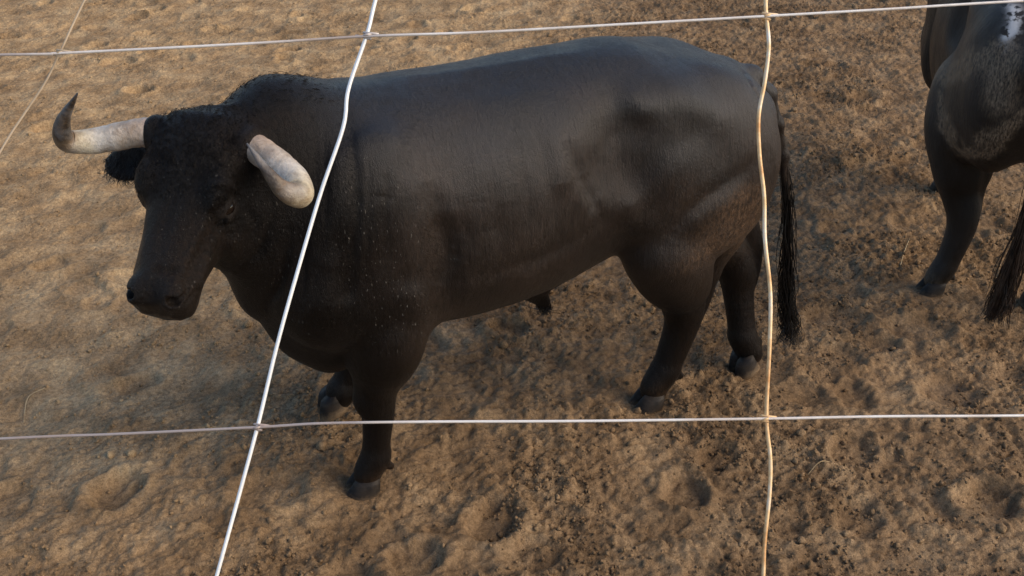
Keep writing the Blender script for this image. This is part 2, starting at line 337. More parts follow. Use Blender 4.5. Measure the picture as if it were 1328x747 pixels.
def make_field(cfg):
    f = Field(cfg['lo'], cfg['hi'], cfg['h']); W = cfg.get('width', 1.0); tr = np.array(cfg['trunk'], float); tr[:, 3] *= W
    f.loft(tr, .02, n=2.25)
    for s in (-1, 1):
        # hindquarters
        f.ell((-1.115, s * .165 * W, 1.00), (.25, .145, .30), .10); f.ell((-1.02, s * .20 * W, .86), (.17, .115, .24), .09, R=rotY(.35))
        f.ell((-1.245, s * .125 * W, .90), (.12, .11, .24), .08, R=rotY(-.12))
        f.ell((-.93, s * .215 * W, 1.235), (.10, .05, .055), .09)                       # hook bone
        f.ell((-1.345, s * .085, 1.12), (.05, .045, .06), .07)                             # pin bone
        f.ell((-.76, s * .315 * W, 1.12), (.085, .05, .10), .10, op='sub')                # flank hollow
        # shoulder and arm
        f.ell((.02, s * .235 * W, 1.00), (.15, .085, .28), .09, R=rotY(-.28)); f.ell((.13, s * .20 * W, .78), (.13, .105, .16), .08)
        f.ell((-.07, s * .235 * W, .76), (.13, .085, .17), .07, R=rotY(.3))
        f.cone((-.205, s * .36 * W, .98), (-.19, s * .335 * W, .66), .020, .022, .07, 'sub')
        # nearly straight grooves that part neck from shoulder
        f.cone((.115, s * .335 * W, 1.20), (.10, s * .345 * W, .86), .016, .016, .05, 'sub')
    if cfg.get('sheath', True):
        f.ell((-.60, 0, .565), (.16, .045, .05), .08); f.chain([((-.61, 0, .55), .042), ((-.67, 0, .475), .024)], .04)
    for k, (a, b, ra, rb) in enumerate(cfg['neck']): f.cone(a, b, ra, rb, .11)
    for lg in cfg['legs']:
        ch = [(p, r * (1 - .02 * float(sstep(.55, .40, p[2])))) for p, r in lg['chain']]; f.limb(ch)
        kz = [i for i, c_ in enumerate(ch) if c_[0][2] < .36]
        kn = np.array(ch[kz[0] - 1][0]); 
        if kn[0] > -.5: f.ell(kn + [.010, 0, 0], (.056, .050, .058), .02)
        for e in lg.get('extra', []): f.limb(e)
        for (p, r) in lg.get('dew', []): f.ell(p, (r, r * .8, r * 1.1), .012)
    f.chain(cfg['tail'], .03)
    # head
    o, M, sc = np.array(cfg['head_o']), cfg['head_M'], cfg['head_s']; H = lambda a, b, c: o + sc * (np.array([a, b, c]) @ M)
    f.loft([(-.055, -.055, -.15, .06, .5), (-.02, -.012, -.20, .115, .6), (.03, .006, -.235, .138, .62), (.09, .016, -.25, .140, .64), (.15, .014, -.252, .116, .66), (.20, .010, -.248, .104, .66), (.255, .005, -.225, .097, .64), (.31, .002, -.195, .086, .6), (.365, -.002, -.168, .079, .56), (.41, -.006, -.152, .077, .52), (.452, -.014, -.142, .081, .5), (.482, -.030, -.128, .077, .5), (.499, -.062, -.105, .055, .5)], .05, M, o, sc, n=2.55)
    for s in (-1, 1):
        f.ell(H(.165, -.016, s * .098), np.array([.055, .030, .032]) * sc, .035 * sc, R=M)      # brow
        f.ell(H(.205, -.055, s * .103), np.array([.032, .026, .022]) * sc, .02, R=M)             # lids
        f.ell(H(.203, -.052, s * .126), np.array([.020, .013, .014]) * sc, .006, R=M, op='sub')  # eye opening
        f.ell(H(.190, -.038, s * .118), np.array([.030, .009, .013]) * sc, .008, R=M); f.ell(H(.214, -.068, s * .115), np.array([.026, .006, .011]) * sc, .008, R=M); f.ell(H(.222, -.082, s * .108), np.array([.03, .004, .009]) * sc, .008, R=M)
        f.ell(H(.245, -.070, s * .098), np.array([.04, .006, .012]) * sc, .02, R=M, op='sub')     # tear groove
        f.ell(H(.17, -.175, s * .085), np.array([.085, .075, .050]) * sc, .06, R=M)              # cheek
        f.cone(H(.29, -.075, s * .077), H(.40, -.070, s * .073), .012, .018, .04)                 # cheek-bone to nostril
        f.ell(H(.452, -.030, s * .048), np.array([.035, .024, .028]) * sc, .03, R=M)             # nostril wing
        f.ell(H(.466, -.022, s * .056), np.array([.012, .016, .016]) * sc, .008, R=M, op='sub')
        f.cone(H(.458, -.026, s * .068), H(.430, -.036, s * .088), .008, .006, .008, 'sub')
        f.cone(H(.492, -.100, s * .02), H(.385, -.112, s * .083), .006, .006, .010, 'sub')      # mouth line
        # ear
        e0 = H(.075, -.12, s * .11); ax = (np.array(cfg['ear'][0 if s > 0 else 1])) @ M; ax /= np.linalg.norm(ax); up = (np.array([.9, -.1, -.1 * s])) @ M
        up = up - ax * (up @ ax); up /= np.linalg.norm(up); R = np.stack([ax, up, np.cross(ax, up)])
        f.cone(e0, e0 + ax * .07 * sc, .03, .026, .03); f.ell(e0 + ax * .115 * sc, (.095 * sc, .052 * sc, .017), .02, R=R)
        f.ell(e0 + ax * .12 * sc + R[2] * .016 * (1 if R[2] @ M[1] > 0 else -1), (.065 * sc, .028 * sc, .012), .015, R=R, op='sub')
        f.ell(H(.035, -.05, s * .135), np.array([.045, .045, .03]) * sc, .03, R=M)               # horn boss
    f.cone(H(.45, -.122, 0), H(.34, -.155, 0), .035, .045, .05)                               # chin
    # low, broad unevenness of hide over muscle
    return f
def rotY(a): c, s = math.cos(a), math.sin(a); return np.array([[c, 0, -s], [0, 1, 0], [s, 0, c]])

TRUNK = [(-1.40, 1.12, .92, .04, .5), (-1.37, 1.20, .84, .10, .5), (-1.30, 1.268, .78, .17, .6), (-1.2, 1.305, .73, .235, .65), (-1.05, 1.338, .70, .262, .68), (-.92, 1.366, .675, .280, .66), (-.76, 1.362, .625, .305, .58), (-.6, 1.352, .582, .335, .52), (-.4, 1.338, .556, .350, .5), (-.2, 1.338, .545, .335, .5), (-.05, 1.336, .515, .312, .52), (.05, 1.335, .455, .28, .53), (.12, 1.335, .440, .245, .55), (.19, 1.32, .50, .205, .56), (.25, 1.27, .60, .16, .58), (.30, 1.20, .72, .10, .58)]

# ---- hide
def hide_material(name, brown=False):
    m = MT(name, .45, .42)
    base = m.ramp(m.noise(3.5, 4), [(.3, (.0060, .0042, .0032)), (.7, (.0190, .0128, .0095))])
    base = m.mix(m.attr('brown_lit'), m.mix(1.0, base, (.28, .28, .30), 'MULTIPLY'), m.mix(1.0, base, (1.15, 1.1, 1.05), 'MULTIPLY'))  # browner trunk; shade on head, neck, chest and legs painted into hide colour
    hair = m.noise(60, 4, .75, (1.6, 1.6, .45), (0, .35, 0)); base = m.mix(1.0, base, m.ramp(hair, [(.3, .5), (.7, 1.6)]), 'MULTIPLY')
    dust = m.noise(95, 5, .8, (1.0, 1.6, .5), (0, .5, 0))
    dm = m.math('MULTIPLY', m.attr('dirt'), m.ramp(dust, [(.38, 0.0), (.70, 1.0)]))
    c = m.mix(dm, base, (.30, .215, .135) if brown else (.120, .062, .027))
    fl = m.noise(210, 1, .5, (1.0, 1.0, .32)); fm = m.math('MULTIPLY', m.attr('flecks'), m.ramp(fl, [(.71, 0.0), (.75, 1.0)]))
    c = m.mix(fm, c, (.13, .12, .105))
    if brown: c = m.mix(m.math('MULTIPLY', m.attr('white'), m.ramp(m.noise(30, 3), [(.42, 0.0), (.5, 1.0)])), c, (.62, .60, .58))
    r = m.math('ADD', m.math('MULTIPLY', dm, .4), m.math('ADD', m.ramp(m.noise(9, 4), [(.3, .32), (.7, .47)]), m.math('MULTIPLY', m.math('SUBTRACT', hair, .5), .25)))
    wr = m.noise(14, 5, .65, (2.2, 1.0, .35)); nb = m.bump(wr, .011, .42); nb = m.bump(m.noise(36, 3, .6, (2.6, 1.0, .20), (0, .12, 0)), .004, .45, nb)
    nb = m.bump(hair, .004, .5, nb); nb = m.bump(m.noise(260, 4, .75, (1.5, 1.5, .35), (0, .35, 0)), .0032, 1.0, nb)
    nb = m.bump(m.math('MULTIPLY', m.noise(70, 5, .72), m.attr('headm')), .009, .7, nb)
    m.l(m.math('ADD', m.math('ADD', .17, m.math('MULTIPLY', m.attr('brown_lit'), .24)), m.math('MULTIPLY', m.attr('sleek'), .30)), m.b.inputs['Specular IOR Level'])     # sleek on the trunk, matt on the woolly head, neck and legs to deepen their shade
    m.b.inputs['Sheen Weight'].default_value = .03; m.b.inputs['Sheen Roughness'].default_value = .5; m.b.inputs['Sheen Tint'].default_value = (.6, .55, .5, 1)
    c = m.mix(m.attr('lid'), c, (.040, .032, .027))
    r = m.mix(m.attr('wet'), r, (.2, .2, .2))
    return m.out(c, nb, r)
M_hide = hide_material('black_hide'); M_hide2 = hide_material('muddy_black_hide', True)
def hair_material(name, c0, c1):
    m = MT(name, .45, .4); return m.out(m.ramp(m.noise(40, 3), [(.3, c0), (.7, c1)]))
M_hair = hair_material('black_hair', (.003, .0026, .0025), (.010, .008, .007)); M_hairb = hair_material('brown_hair', (.012, .008, .006), (.065, .035, .02))
mh = MT('horn', .42, .5)
hz = mh.attr('along'); hn = mh.noise(38, 5, .65); hcol = mh.ramp(mh.math('ADD', hz, mh.math('MULTIPLY', mh.math('SUBTRACT', hn, .5), .22)), [(.0, (.30, .20, .15)), (.22, (.50, .40, .31)), (.40, (.68, .63, .55)), (.54, (.66, .57, .40)), (.66, (.26, .19, .12)), (.76, (.06, .045, .035)), (1.0, (.020, .016, .014))])
hcol = mh.mix(1.0, hcol, mh.ramp(mh.noise(16, 5, .7), [(.3, .5), (.62, 1.0)]), 'MULTIPLY')
st = mh.ramp(mh.noise(24, 5, .75, None, None, .6), [(.50, 0.0), (.62, 1.0)])
hcol = mh.mix(mh.math('MULTIPLY', st, .42), hcol, (.20, .13, .07))
hcol = mh.mix(mh.math('MULTIPLY', mh.ramp(mh.noise(9, 3), [(.5, 0.0), (.62, 1.0)]), .22), hcol, (.42, .44, .47))
M_horn = mh.out(hcol, mh.bump(mh.noise(60, 5, .7), .006, .8))
me_ = MT('eye', .05, .6); M_eye = me_.out((.012, .007, .005))
mk = MT('hoof', .65, .3); hs_ = mk.n('ShaderNodeSeparateXYZ'); mk.l(mk.co, hs_.inputs[0])
hb = mk.mix(mk.ramp(mk.noise(22, 4), [(.4, 0.0), (.62, 1.0)]), (.007, .0055, .005), (.030, .022, .016))
hd_ = mk.ramp(mk.math('ADD', mk.math('MULTIPLY', hs_.outputs[2], 12.0), mk.math('MULTIPLY', mk.noise(45, 4, .7), .8)), [(.45, 1.0), (.85, 0.0)])
M_hoof = mk.out(mk.mix(hd_, hb, (.17, .115, .066)), mk.bump(mk.noise(40, 4, .6, (1, 1, 4)), .004, .6))

def claw_mesh(side):
    V = []; n = 16; a = np.arange(n) / n * 2 * np.pi
    for z, cx, rx, ry in ((.000, .026, .056, .029), (.010, .027, .056, .030), (.035, .020, .050, .030), (.062, .010, .042, .028), (.080, .003, .034, .022)):
        x = cx + rx * np.sign(np.cos(a)) * np.abs(np.cos(a)) ** .85; toe = np.clip((x - cx) / rx, 0, 1)
        y = ry * np.sin(a) * (1 - .45 * toe ** 2) - side * toe ** 2 * .006; V += [(px, py + side * .0295, z) for px, py in zip(x, y)]
    F = [(r * n + i, r * n + (i + 1) % n, (r + 1) * n + (i + 1) % n, (r + 1) * n + i) for r in range(4) for i in range(n)]
    F += [tuple(range(n - 1, -1, -1)), tuple(range(4 * n, 5 * n))]; return V, F
def hoof(parent, pos, yaw=0.0, pitch=0.0, sc=1.0):
    V, F = [], []
    for s in (-1, 1):
        v, fc = claw_mesh(s); F += [tuple(i + len(V) for i in q) for q in fc]; V += v
    o = link('hoof', mesh_py('hoof', np.array(V) * sc, F), M_hoof, parent); o.location = (pos[0], pos[1], pos[2] - (.016 if pitch == 0 else 0)); o.rotation_euler = (0, pitch, yaw); return o
def horn(parent, pts, radii, shift=1.0):
    P = spline(pts, 60); r = np.interp(np.linspace(0, 1, 60), np.linspace(0, 1, len(radii)), radii); t = np.linspace(0, 1, 60)
    r = r * (1 + .022 * np.sin(t * 85 + 2 * np.sin(t * 31)) * (t < .42) + .012 * np.sin(t * 41 + 1)); V, F = tube(P, r, 24); me = mesh_py('horn', V, F)
    al = np.concatenate([np.repeat(t, 24), [0, 1]]) * shift; attr(me, 'along', al); return link('horn', me, M_horn, parent)
def eye(parent, H, s, sc):
    V, F = ico(3); o = link('eye', mesh_np('eye', V * .0200 * sc, F), M_eye, parent); o.location = H(.204, -.052, s * .1135); return o
def hang_hair(root_pts, n, tip_z, spread, wave, width, m=14, lenmin=.35, seed=1):
    r = np.random.default_rng(seed); P = spline(root_pts, 60); t0 = r.random(n) ** .8 * .75; out = []
    clump = r.normal(size=(22, 2)) * spread; ck = r.integers(22, size=n); ph = r.random(22) * 6.28
    for i in range(n):
        t = np.linspace(t0[i], min(1, t0[i] + lenmin + r.random() * (1 - lenmin)), m); p = np.stack([np.interp(t, np.linspace(0, 1, 60), P[:, k]) for k in range(3)], 1)
        g = np.linspace(0, 1, m); off = clump[ck[i]] + r.normal(size=2) * spread * .22; amp = sstep(0, .6, g) * (.35 + .65 * t)
        p[:, 0] += off[0] * amp + wave * np.sin(g * 13 + ph[ck[i]]) * g; p[:, 1] += off[1] * amp + wave * np.cos(g * 11 + ph[ck[i]] * 2) * g
        p[:, :2] += r.normal(size=2) * .006; out.append(p)
    return strand_mesh('tail_hair', np.array(out), np.full(n, width))

def finish_body(cfg, name, parent, mat, bend=None, masks=None, sculpt=None, fur=None):
    f = make_field(cfg); V, Q = f.mesh(); 
    d = noise3(V[:, 0] * 9, V[:, 1] * 9, V[:, 2] * 5, 2) * .0035 + noise3(V[:, 0] * 22, V[:, 1] * 22, V[:, 2] * 9, 5) * .0016
    me0 = mesh_np('tmp', V, Q); N = np.zeros(len(V) * 3, np.float32); me0.vertices.foreach_get('normal', N); N = N.reshape(-1, 3); bpy.data.meshes.remove(me0)
    V = V + N * d[:, None]
    if sculpt: V = V + N * sculpt(V, N)[:, None]
    mk_ = masks(V, N)
    if bend: V[:, 1] += bend(V[:, 0])
    me = mesh_np(name, V, Q)
    for k, v in mk_.items(): attr(me, k, v)
    if fur:
        nf_, flow, short = fur; r = np.random.default_rng(12); A = V[Q[:, 0]]; ar = np.linalg.norm(np.cross(V[Q[:, 2]] - A, V[Q[:, 3]] - V[Q[:, 1]]), axis=1)
        qi = r.choice(len(Q), nf_, p=ar / ar.sum()); w = r.random((nf_, 2)); P = V[Q[qi]]
        p = (P[:, 0] * (1 - w[:, :1]) + P[:, 1] * w[:, :1]) * (1 - w[:, 1:]) + (P[:, 3] * (1 - w[:, :1]) + P[:, 2] * w[:, :1]) * w[:, 1:]; nn = N[Q[qi, 0]]
        d = flow(p) + r.normal(size=(nf_, 3)) * .14; d -= nn * np.sum(d * nn, 1)[:, None]; d /= np.linalg.norm(d, axis=1)[:, None] + 1e-9
        sdv = np.cross(nn, d) + nn * r.normal(size=(nf_, 1)) * .13; L = .015 * r.uniform(.6, 1.3, (nf_, 1)) * (1 - .5 * short(p)[:, None]); b0 = p - nn * .0008; wd = .0008
        H = np.stack([b0 - sdv * wd, b0 + sdv * wd, b0 + d * L + nn * L * r.uniform(.03, .15, (nf_, 1))], 1).reshape(-1, 3)
        fme = mesh_np('coat_hair', H, np.arange(nf_ * 3).reshape(-1, 3), False)
        for k, v in mk_.items(): attr(fme, k, np.repeat(np.asarray(v)[Q[qi, 0]], 3))
        tag(link('coat_hair', fme, mat, parent), kind='stuff')
    return link('body', me, mat, parent), V, N

# ================================================================== the bull in front
YAW = math.radians(24.0); BO = np.array([-.508, 2.946, 0.0])
bull = bpy.data.objects.new('bull', None); col.objects.link(bull); bull.location = BO; bull.rotation_euler = (0, 0, math.pi + YAW)
tag(bull, 'black horned bull in front, walking left with its head turned to the camera', 'bull', 'bulls in the yard')
def bend(x): return .12 * (np.clip(-x - .3, 0, 1.6) / 1.15) ** 2
def mdl(x, y, z): return (x, y - float(bend(np.array(x))), z)
HM = orthonormal([[.446, .518, -.72], [.444, .567, .684], [-.773, .634, -.023]]); HO = np.array([.398, .105, 1.346]); HS = 1.05
def HH(a, b, c): return HO + HS * (np.array([a, b, c]) @ HM)
nf = dict(chain=[((-.05, .20, .66), .125), ((-.035, .185, .53), .102), ((-.012, .172, .42), .071), ((-.004, .17, .365), .062), ((-.010, .17, .30), .049), ((.002, .17, .18), .043), ((.008, .17, .135), .047), ((.035, .168, .085), .044), ((.042, .166, .06), .041)], dew=[((-.034, .150, .095), .013), ((-.034, .190, .095), .013)])
ff = dict(chain=[((-.05, -.20, .66), .12), ((-.05, -.195, .53), .098), ((-.06, -.19, .40), .070), ((-.055, -.19, .345), .060), ((-.03, -.195, .27), .046), ((.0, -.20, .19), .043), ((.012, -.20, .165), .052), ((.03, -.20, .125), .042)], dew=[((-.04, -.225, .15), .016), ((-.04, -.175, .15), .016)])
nh = dict(chain=[(mdl(-.99, .235, .74), .135), (mdl(-1.06, .205, .60), .115), (mdl(-1.125, .165, .49), .080), (mdl(-1.150, .150, .42), .070), (mdl(-1.155, .148, .34), .057), (mdl(-1.12, .142, .19), .047), (mdl(-1.105, .14, .145), .049), (mdl(-1.07, .138, .09), .045), (mdl(-1.062, .138, .06), .041)],
          extra=[[(mdl(-1.27, .17, .74), .085), (mdl(-1.235, .155, .58), .042), (mdl(-1.228, .15, .455), .034), (mdl(-1.185, .148, .34), .035)]], dew=[(mdl(-1.155, .115, .125), .016), (mdl(-1.155, .165, .125), .016)])
fh = dict(chain=[(mdl(-1.08, -.10, .78), .13), (mdl(-1.26, -.04, .64), .105), (mdl(-1.40, .02, .52), .075), (mdl(-1.445, .04, .44), .066), (mdl(-1.455, .05, .37), .054), (mdl(-1.468, .085, .21), .046), (mdl(-1.475, .095, .165), .049), (mdl(-1.50, .115, .10), .044)],
          extra=[[(mdl(-1.40, -.02, .74), .075), (mdl(-1.475, .02, .60), .040), (mdl(-1.51, .04, .48), .033), (mdl(-1.49, .05, .37), .034)]], dew=[(mdl(-1.525, .07, .15), .016), (mdl(-1.525, .12, .15), .016)])
tail_path = [(-1.27, 0, 1.235), (-1.365, 0, 1.215), (-1.43, 0, 1.15), (-1.475, 0, 1.04), (-1.515, 0, .92), (-1.55, 0, .76)]
cfg1 = dict(lo=(-1.66, -.46, .04), hi=(.80, .60, 1.47), h=.0050, trunk=TRUNK, legs=[nf, ff, nh, fh],
            neck=[((.02, 0, 1.19), (.18, .015, 1.23), .12, .132), ((.18, .015, 1.23), (.325, .06, 1.21), .132, .105), ((.06, 0, 1.02), (.33, .05, 1.09), .245, .160), ((.10, 0, .80), (.32, .06, .99), .19, .130), ((.12, 0, .64), (.23, .03, .77), .125, .105), ((.06, 0, .54), (.15, .01, .59), .095, .085)],
            tail=[(p, r) for p, r in zip(tail_path, (.042, .031, .024, .019, .015, .011))],
            head_o=HO, head_M=HM, head_s=HS, ear=[(.15, -.95, .75), (.20, -.12, -1.0)])
def masks1(V, N):
    x, y, z = V.T; n = noise3(x * 5, y * 5, z * 5, 4)
    butt = sstep(-.84, -1.16, x + .30 * (z - .75) + n * .15) * sstep(.58, .74, z + n * .2) * sstep(1.02, .84, z + n * .30) * sstep(-.05, .1, y)
    low = sstep(.11, .03, z + n * .12) * .35; knee = sstep(-1.0, -1.15, x) * sstep(.62, .5, z) * .05
    back = sstep(1.2, 1.36, z) * sstep(.25, .6, n + .35 * np.exp(-((x + 1.1) / .2) ** 2) + .3 * np.exp(-((x + .15) / .2) ** 2)) * .16
    hd = np.linalg.norm(V - HH(.36, -.08, .06), axis=1); face = sstep(.20, .08, hd) * .10
    belly = sstep(.7, .56, z) * sstep(.05, -.3, x) * sstep(.5, .54, z) * .10
    fl = sstep(.02, .10, y) * (np.exp(-((x + .02 + .12 * (1.0 - z)) / .14) ** 2) * sstep(.55, .72, z) * sstep(1.32, 1.15, z) + .55 * sstep(.12, .25, x) * sstep(1.35, 1.2, z) + .3 * face) + .06 * sstep(-.35, -.9, x)
    br = sstep(.10, -.22, x + n * .1) * sstep(.5, .7, z) * sstep(1.40, 1.12, z)  # brown, better lit trunk against the painted shade of head, chest and legs
    return dict(brown_lit=br, sleek=sstep(1.0, 1.25, z) * sstep(.2, -.05, x), dirt=np.clip(butt * .85 + low + knee + back + face + belly + .02 , 0, 1), headm=sstep(.32, .24, np.linalg.norm(V - HH(.26, -.1, 0), axis=1)), lid=np.exp(-(np.linalg.norm(V - HH(.207, -.056, .118), axis=1) / .034) ** 4) * (.75 + n), wet=sstep(.075, .035, np.linalg.norm((V - HH(.475, -.055, 0)) / [1, 1, 1], axis=1)), flecks=np.clip(fl, 0, 1))
def flow1(p):
    x, y, z = p.T; leg = sstep(.66, .50, z); hd = sstep(.30, .22, np.linalg.norm(p - HH(.2, -.1, 0), axis=1)); neck = sstep(.05, .2, x)
    sw = noise3(x * 4, y * 4, z * 4, 6); sw2 = noise3(x * 4 + 9, y * 4, z * 4, 8)
    d = np.stack([-.75 + .3 * neck + .6 * sw, .15 * sw2, -.65 - .25 * neck + .6 * sw2], 1); d = d * (1 - leg[:, None]) + np.array([-.12, 0, -1.0]) * leg[:, None]
    return d * (1 - hd[:, None]) + (HM[0] * .9 - HM[1] * .3 + sw[:, None] * HM[2] * .6) * hd[:, None]
STROKES = [  # folds and swells of the hide: (photo pixels along the fold, height in m, width in m)
    ([(446, 120), (455, 180), (461, 240), (461, 300), (455, 360), (448, 400)], -.009, .016), ([(425, 130), (436, 180), (440, 240), (440, 300), (435, 360)], .008, .035),
    ([(560, 225), (568, 285), (580, 330), (570, 375)], -.014, .034), ([(535, 385), (540, 395)], .016, .055), ([(530, 250), (535, 330)], .014, .06), ([(520, 150), (508, 200), (500, 260)], .012, .05), ([(430, 345), (425, 395)], .012, .05), ([(620, 190), (640, 240), (645, 300)], .010, .07), ([(600, 170), (590, 220)], -.005, .05), ([(690, 160), (700, 200)], -.004, .05), ([(880, 130), (930, 150)], .010, .05), ([(790, 130), (800, 170)], -.004, .04),
    ([(738, 175), (748, 215), (768, 255), (792, 300)], -.013, .026), ([(722, 180), (730, 235)], .007, .035), ([(770, 190), (790, 240)], .007, .045),
    ([(988, 205), (950, 235), (915, 258), (880, 290), (860, 315)], -.012, .030), ([(940, 265), (905, 285)], .006, .045), ([(850, 200), (870, 215)], .018, .095), ([(815, 268), (822, 285)], .014, .045),
    ([(418, 170), (424, 250), (418, 330)], -.003, .009), ([(398, 285), (395, 340), (392, 400)], -.004, .010), ([(405, 150), (410, 210)], -.003, .008), ([(480, 200), (478, 300), (470, 390)], -.003, .008), ([(500, 230), (500, 320)], -.002, .009),
    ([(636, 230), (645, 280), (650, 335)], -.005, .022), ([(600, 270), (606, 310), (610, 360)], -.005, .022), ([(672, 200), (682, 250), (690, 310)], -.005, .022), ([(705, 195), (716, 250), (722, 300)], -.004, .020),
    ([(825, 130), (835, 140)], .010, .040),
    ([(286, 238), (264, 290), (242, 340), (228, 368)], .006, .012), ([(268, 312), (258, 335), (250, 360)], -.009, .018), ([(276, 290), (290, 293), (308, 287)], -.005, .006), ([(280, 300), (292, 304), (306, 300)], -.003, .006),
    ([(268, 245), (285, 238), (310, 246)], .009, .012), ([(228, 240), (215, 290), (205, 335)], -.005, .022), ([(236, 398), (248, 386), (260, 370)], -.006, .007), ([(318, 262), (330, 290), (328, 318)], -.007, .014), ([(232, 355), (243, 372), (240, 388)], -.005, .007), ([(205, 350), (225, 352)], -.005, .010), ([(300, 318), (310, 335)], .012, .03),
    ([(352, 285), (338, 325), (305, 352)], -.014, .014), ([(375, 300), (365, 360), (345, 400)], -.010, .014), ([(600, 365), (700, 335), (775, 295)], -.008, .03),
    ([(965, 92), (985, 125)], -.008, .012), ([(480, 105), (600, 92), (780, 62)], .006, .03), ([(520, 130), (640, 110), (780, 90)], -.006, .05)]
ROT = np.array([[-math.cos(YAW), math.sin(YAW), 0], [-math.sin(YAW), -math.cos(YAW), 0], [0, 0, 1.0]])
def sculpt1(V, N):
    W = V.copy(); W[:, 1] += bend(V[:, 0]); W = W @ ROT.T + BO; q = (W - CAMP) @ RM.T; u = 664 + FPX * q[:, 0] / q[:, 2]; v = 373.5 - FPX * q[:, 1] / q[:, 2]
    facing = np.einsum('ij,ij->i', N @ ROT.T, CAMP - W) > 0; out = np.zeros(len(V))
    for px, hgt, wid in STROKES:
        pts = []
        for a, b in np.array(spline(np.array(px, float), max(6, len(px) * 5))):
            d = np.hypot(u - a, v - b) + q[:, 2] * 6 + 1e3 * ~facing; pts.append(V[np.argmin(d)])
        pts = np.array(pts); near = np.flatnonzero(np.all((V > pts.min(0) - wid * 3) & (V < pts.max(0) + wid * 3), axis=1)); best = np.full(len(near), 9.0); par = np.zeros(len(near)); m_ = len(pts) - 1
        for k_, (a, b) in enumerate(zip(pts[:-1], pts[1:])):
            ab = b - a; t = np.clip(((V[near] - a) @ ab) / (ab @ ab + 1e-9), 0, 1); dd = np.linalg.norm(V[near] - a - t[:, None] * ab, axis=1)
            par = np.where(dd < best, (k_ + t) / m_, par); best = np.minimum(best, dd)
        out[near] += hgt * np.exp(-(best / wid) ** 2) * (np.sin(np.pi * np.clip(par, .04, .96)) ** .7 if len(px) > 2 else 1)
    return out
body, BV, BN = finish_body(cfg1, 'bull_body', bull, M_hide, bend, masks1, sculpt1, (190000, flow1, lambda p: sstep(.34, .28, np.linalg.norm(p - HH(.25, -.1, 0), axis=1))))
hoof(bull, (.034, .163, 0.0), -.22, 0, 1.06); hoof(bull, (.028, -.20, .092), -.1, .45, .95); hoof(bull, (-1.062, .138, 0.0), -.2, 0, 1.06); hoof(bull, (-1.505, .118, .04), -.1, .55, .98)
hl = [(.035, -.085, .06), (.043, -.053, .145), (.083, -.036, .23), (.123, -.021, .29), (.163, .012, .322), (.168, .075, .300), (.097, .144, .228)]
hr = [(.035, -.085, -.06), (.041, -.046, -.153), (.069, -.033, -.23), (.096, -.016, -.29), (.112, .022, -.328), (.086, .089, -.300), (.033, .158, -.232)]
hrad = [.041, .040, .037, .034, .029, .019, .002]
horn(bull, [HH(*p) for p in hl], [.041, .040, .039, .039, .036, .022, .002], .84); horn(bull, [HH(*p) for p in hr], hrad)
eye(bull, HH, 1, HS); eye(bull, HH, -1, HS)
TB = lambda P: [(p[0], p[1] + float(bend(np.array(p[0]))), p[2]) for p in P]
swt = TB(tail_path[3:] + [(-1.58, -.01, .60), (-1.605, -.02, .44), (-1.63, -.03, .30), (-1.655, -.035, .18), (-1.67, -.035, .10)])
link('tail_hair', hang_hair(swt, 240, 0, .024, .020, .0018, seed=2), M_hair, bull)

# curly tuft over the forehead and poll, fringe under the ears
def surface_hair(V, N, mask, n, length, width, flow, curl, seed, name, parent, mat, lift=.4):
    r = np.random.default_rng(seed); mask = np.asarray(mask, float); idx = r.choice(len(mask), n, p=mask / mask.sum()); p0 = V[idx] + r.normal(size=(n, 3)) * .004; nn = N[idx]; m = 7
    fl = np.array(flow)[None] + r.normal(size=(n, 3)) * .35; fl -= nn * np.sum(fl * nn, 1)[:, None]; fl /= np.linalg.norm(fl, axis=1)[:, None]
    L = length * r.uniform(.6, 1.25, n); g = np.linspace(0, 1, m); sd_ = np.cross(nn, fl); ph = r.random(n) * 6.28
    P = p0[:, None] - nn[:, None] * .003 + L[:, None, None] * (g[None, :, None] * fl[:, None] * .9 + (.42 * np.sin(g * 2.6))[None, :, None] * nn[:, None] * lift) + curl * (np.sin(g[None] * 7 + ph[:, None]) * g[None])[..., None] * sd_[:, None]
    return link(name, strand_mesh(name, P, np.full(n, width)), mat, parent)
hc = ((BV - HO) / HS) @ HM.T
wgt = sstep(-.09, -.03, hc[:, 0]) * sstep(.25, .10, hc[:, 0]) * sstep(-.10, -.03, hc[:, 1]) * sstep(.15, .10, np.abs(hc[:, 2])) * (BV[:, 0] > .15)
surface_hair(BV, BN, wgt, 5000, .012, .0008, HM[0] + .25 * HM[2], .003, 5, 'forehead_hair', bull, M_hide, .14)
crest = sstep(1.28, 1.34, BV[:, 2]) * sstep(.0, .08, BV[:, 0]) * sstep(.40, .34, BV[:, 0]) * (hc[:, 1] < -.02) * (np.abs(BV[:, 1]) < .12)
surface_hair(BV, BN, crest, 700, .016, .0009, (-1, 0, -.1), .003, 11, 'neck_hair', bull, M_hide, .2)
earm = (np.abs(hc[:, 2]) > .15) & (hc[:, 1] < -.05) & (BV[:, 0] > .15) & (hc[:, 0] > .05) & (hc[:, 0] < .2) & (np.linalg.norm(hc - [.08, -.14, 0], axis=1) < .34) & (hc[:, 2] < 0)
if earm.sum() > 10: surface_hair(BV, BN, earm, 500, .03, .0010, HM[0], .003, 6, 'ear_hair', bull, M_hair)
shm = (np.abs(BV[:, 0] + .67) < .03) & (np.abs(BV[:, 1]) < .06) & (BV[:, 2] < .47)
if shm.sum() > 5: surface_hair(BV, BN, shm, 120, .06, .0013, (-.2, 0, -1), .004, 8, 'sheath_hair', bull, M_hair)

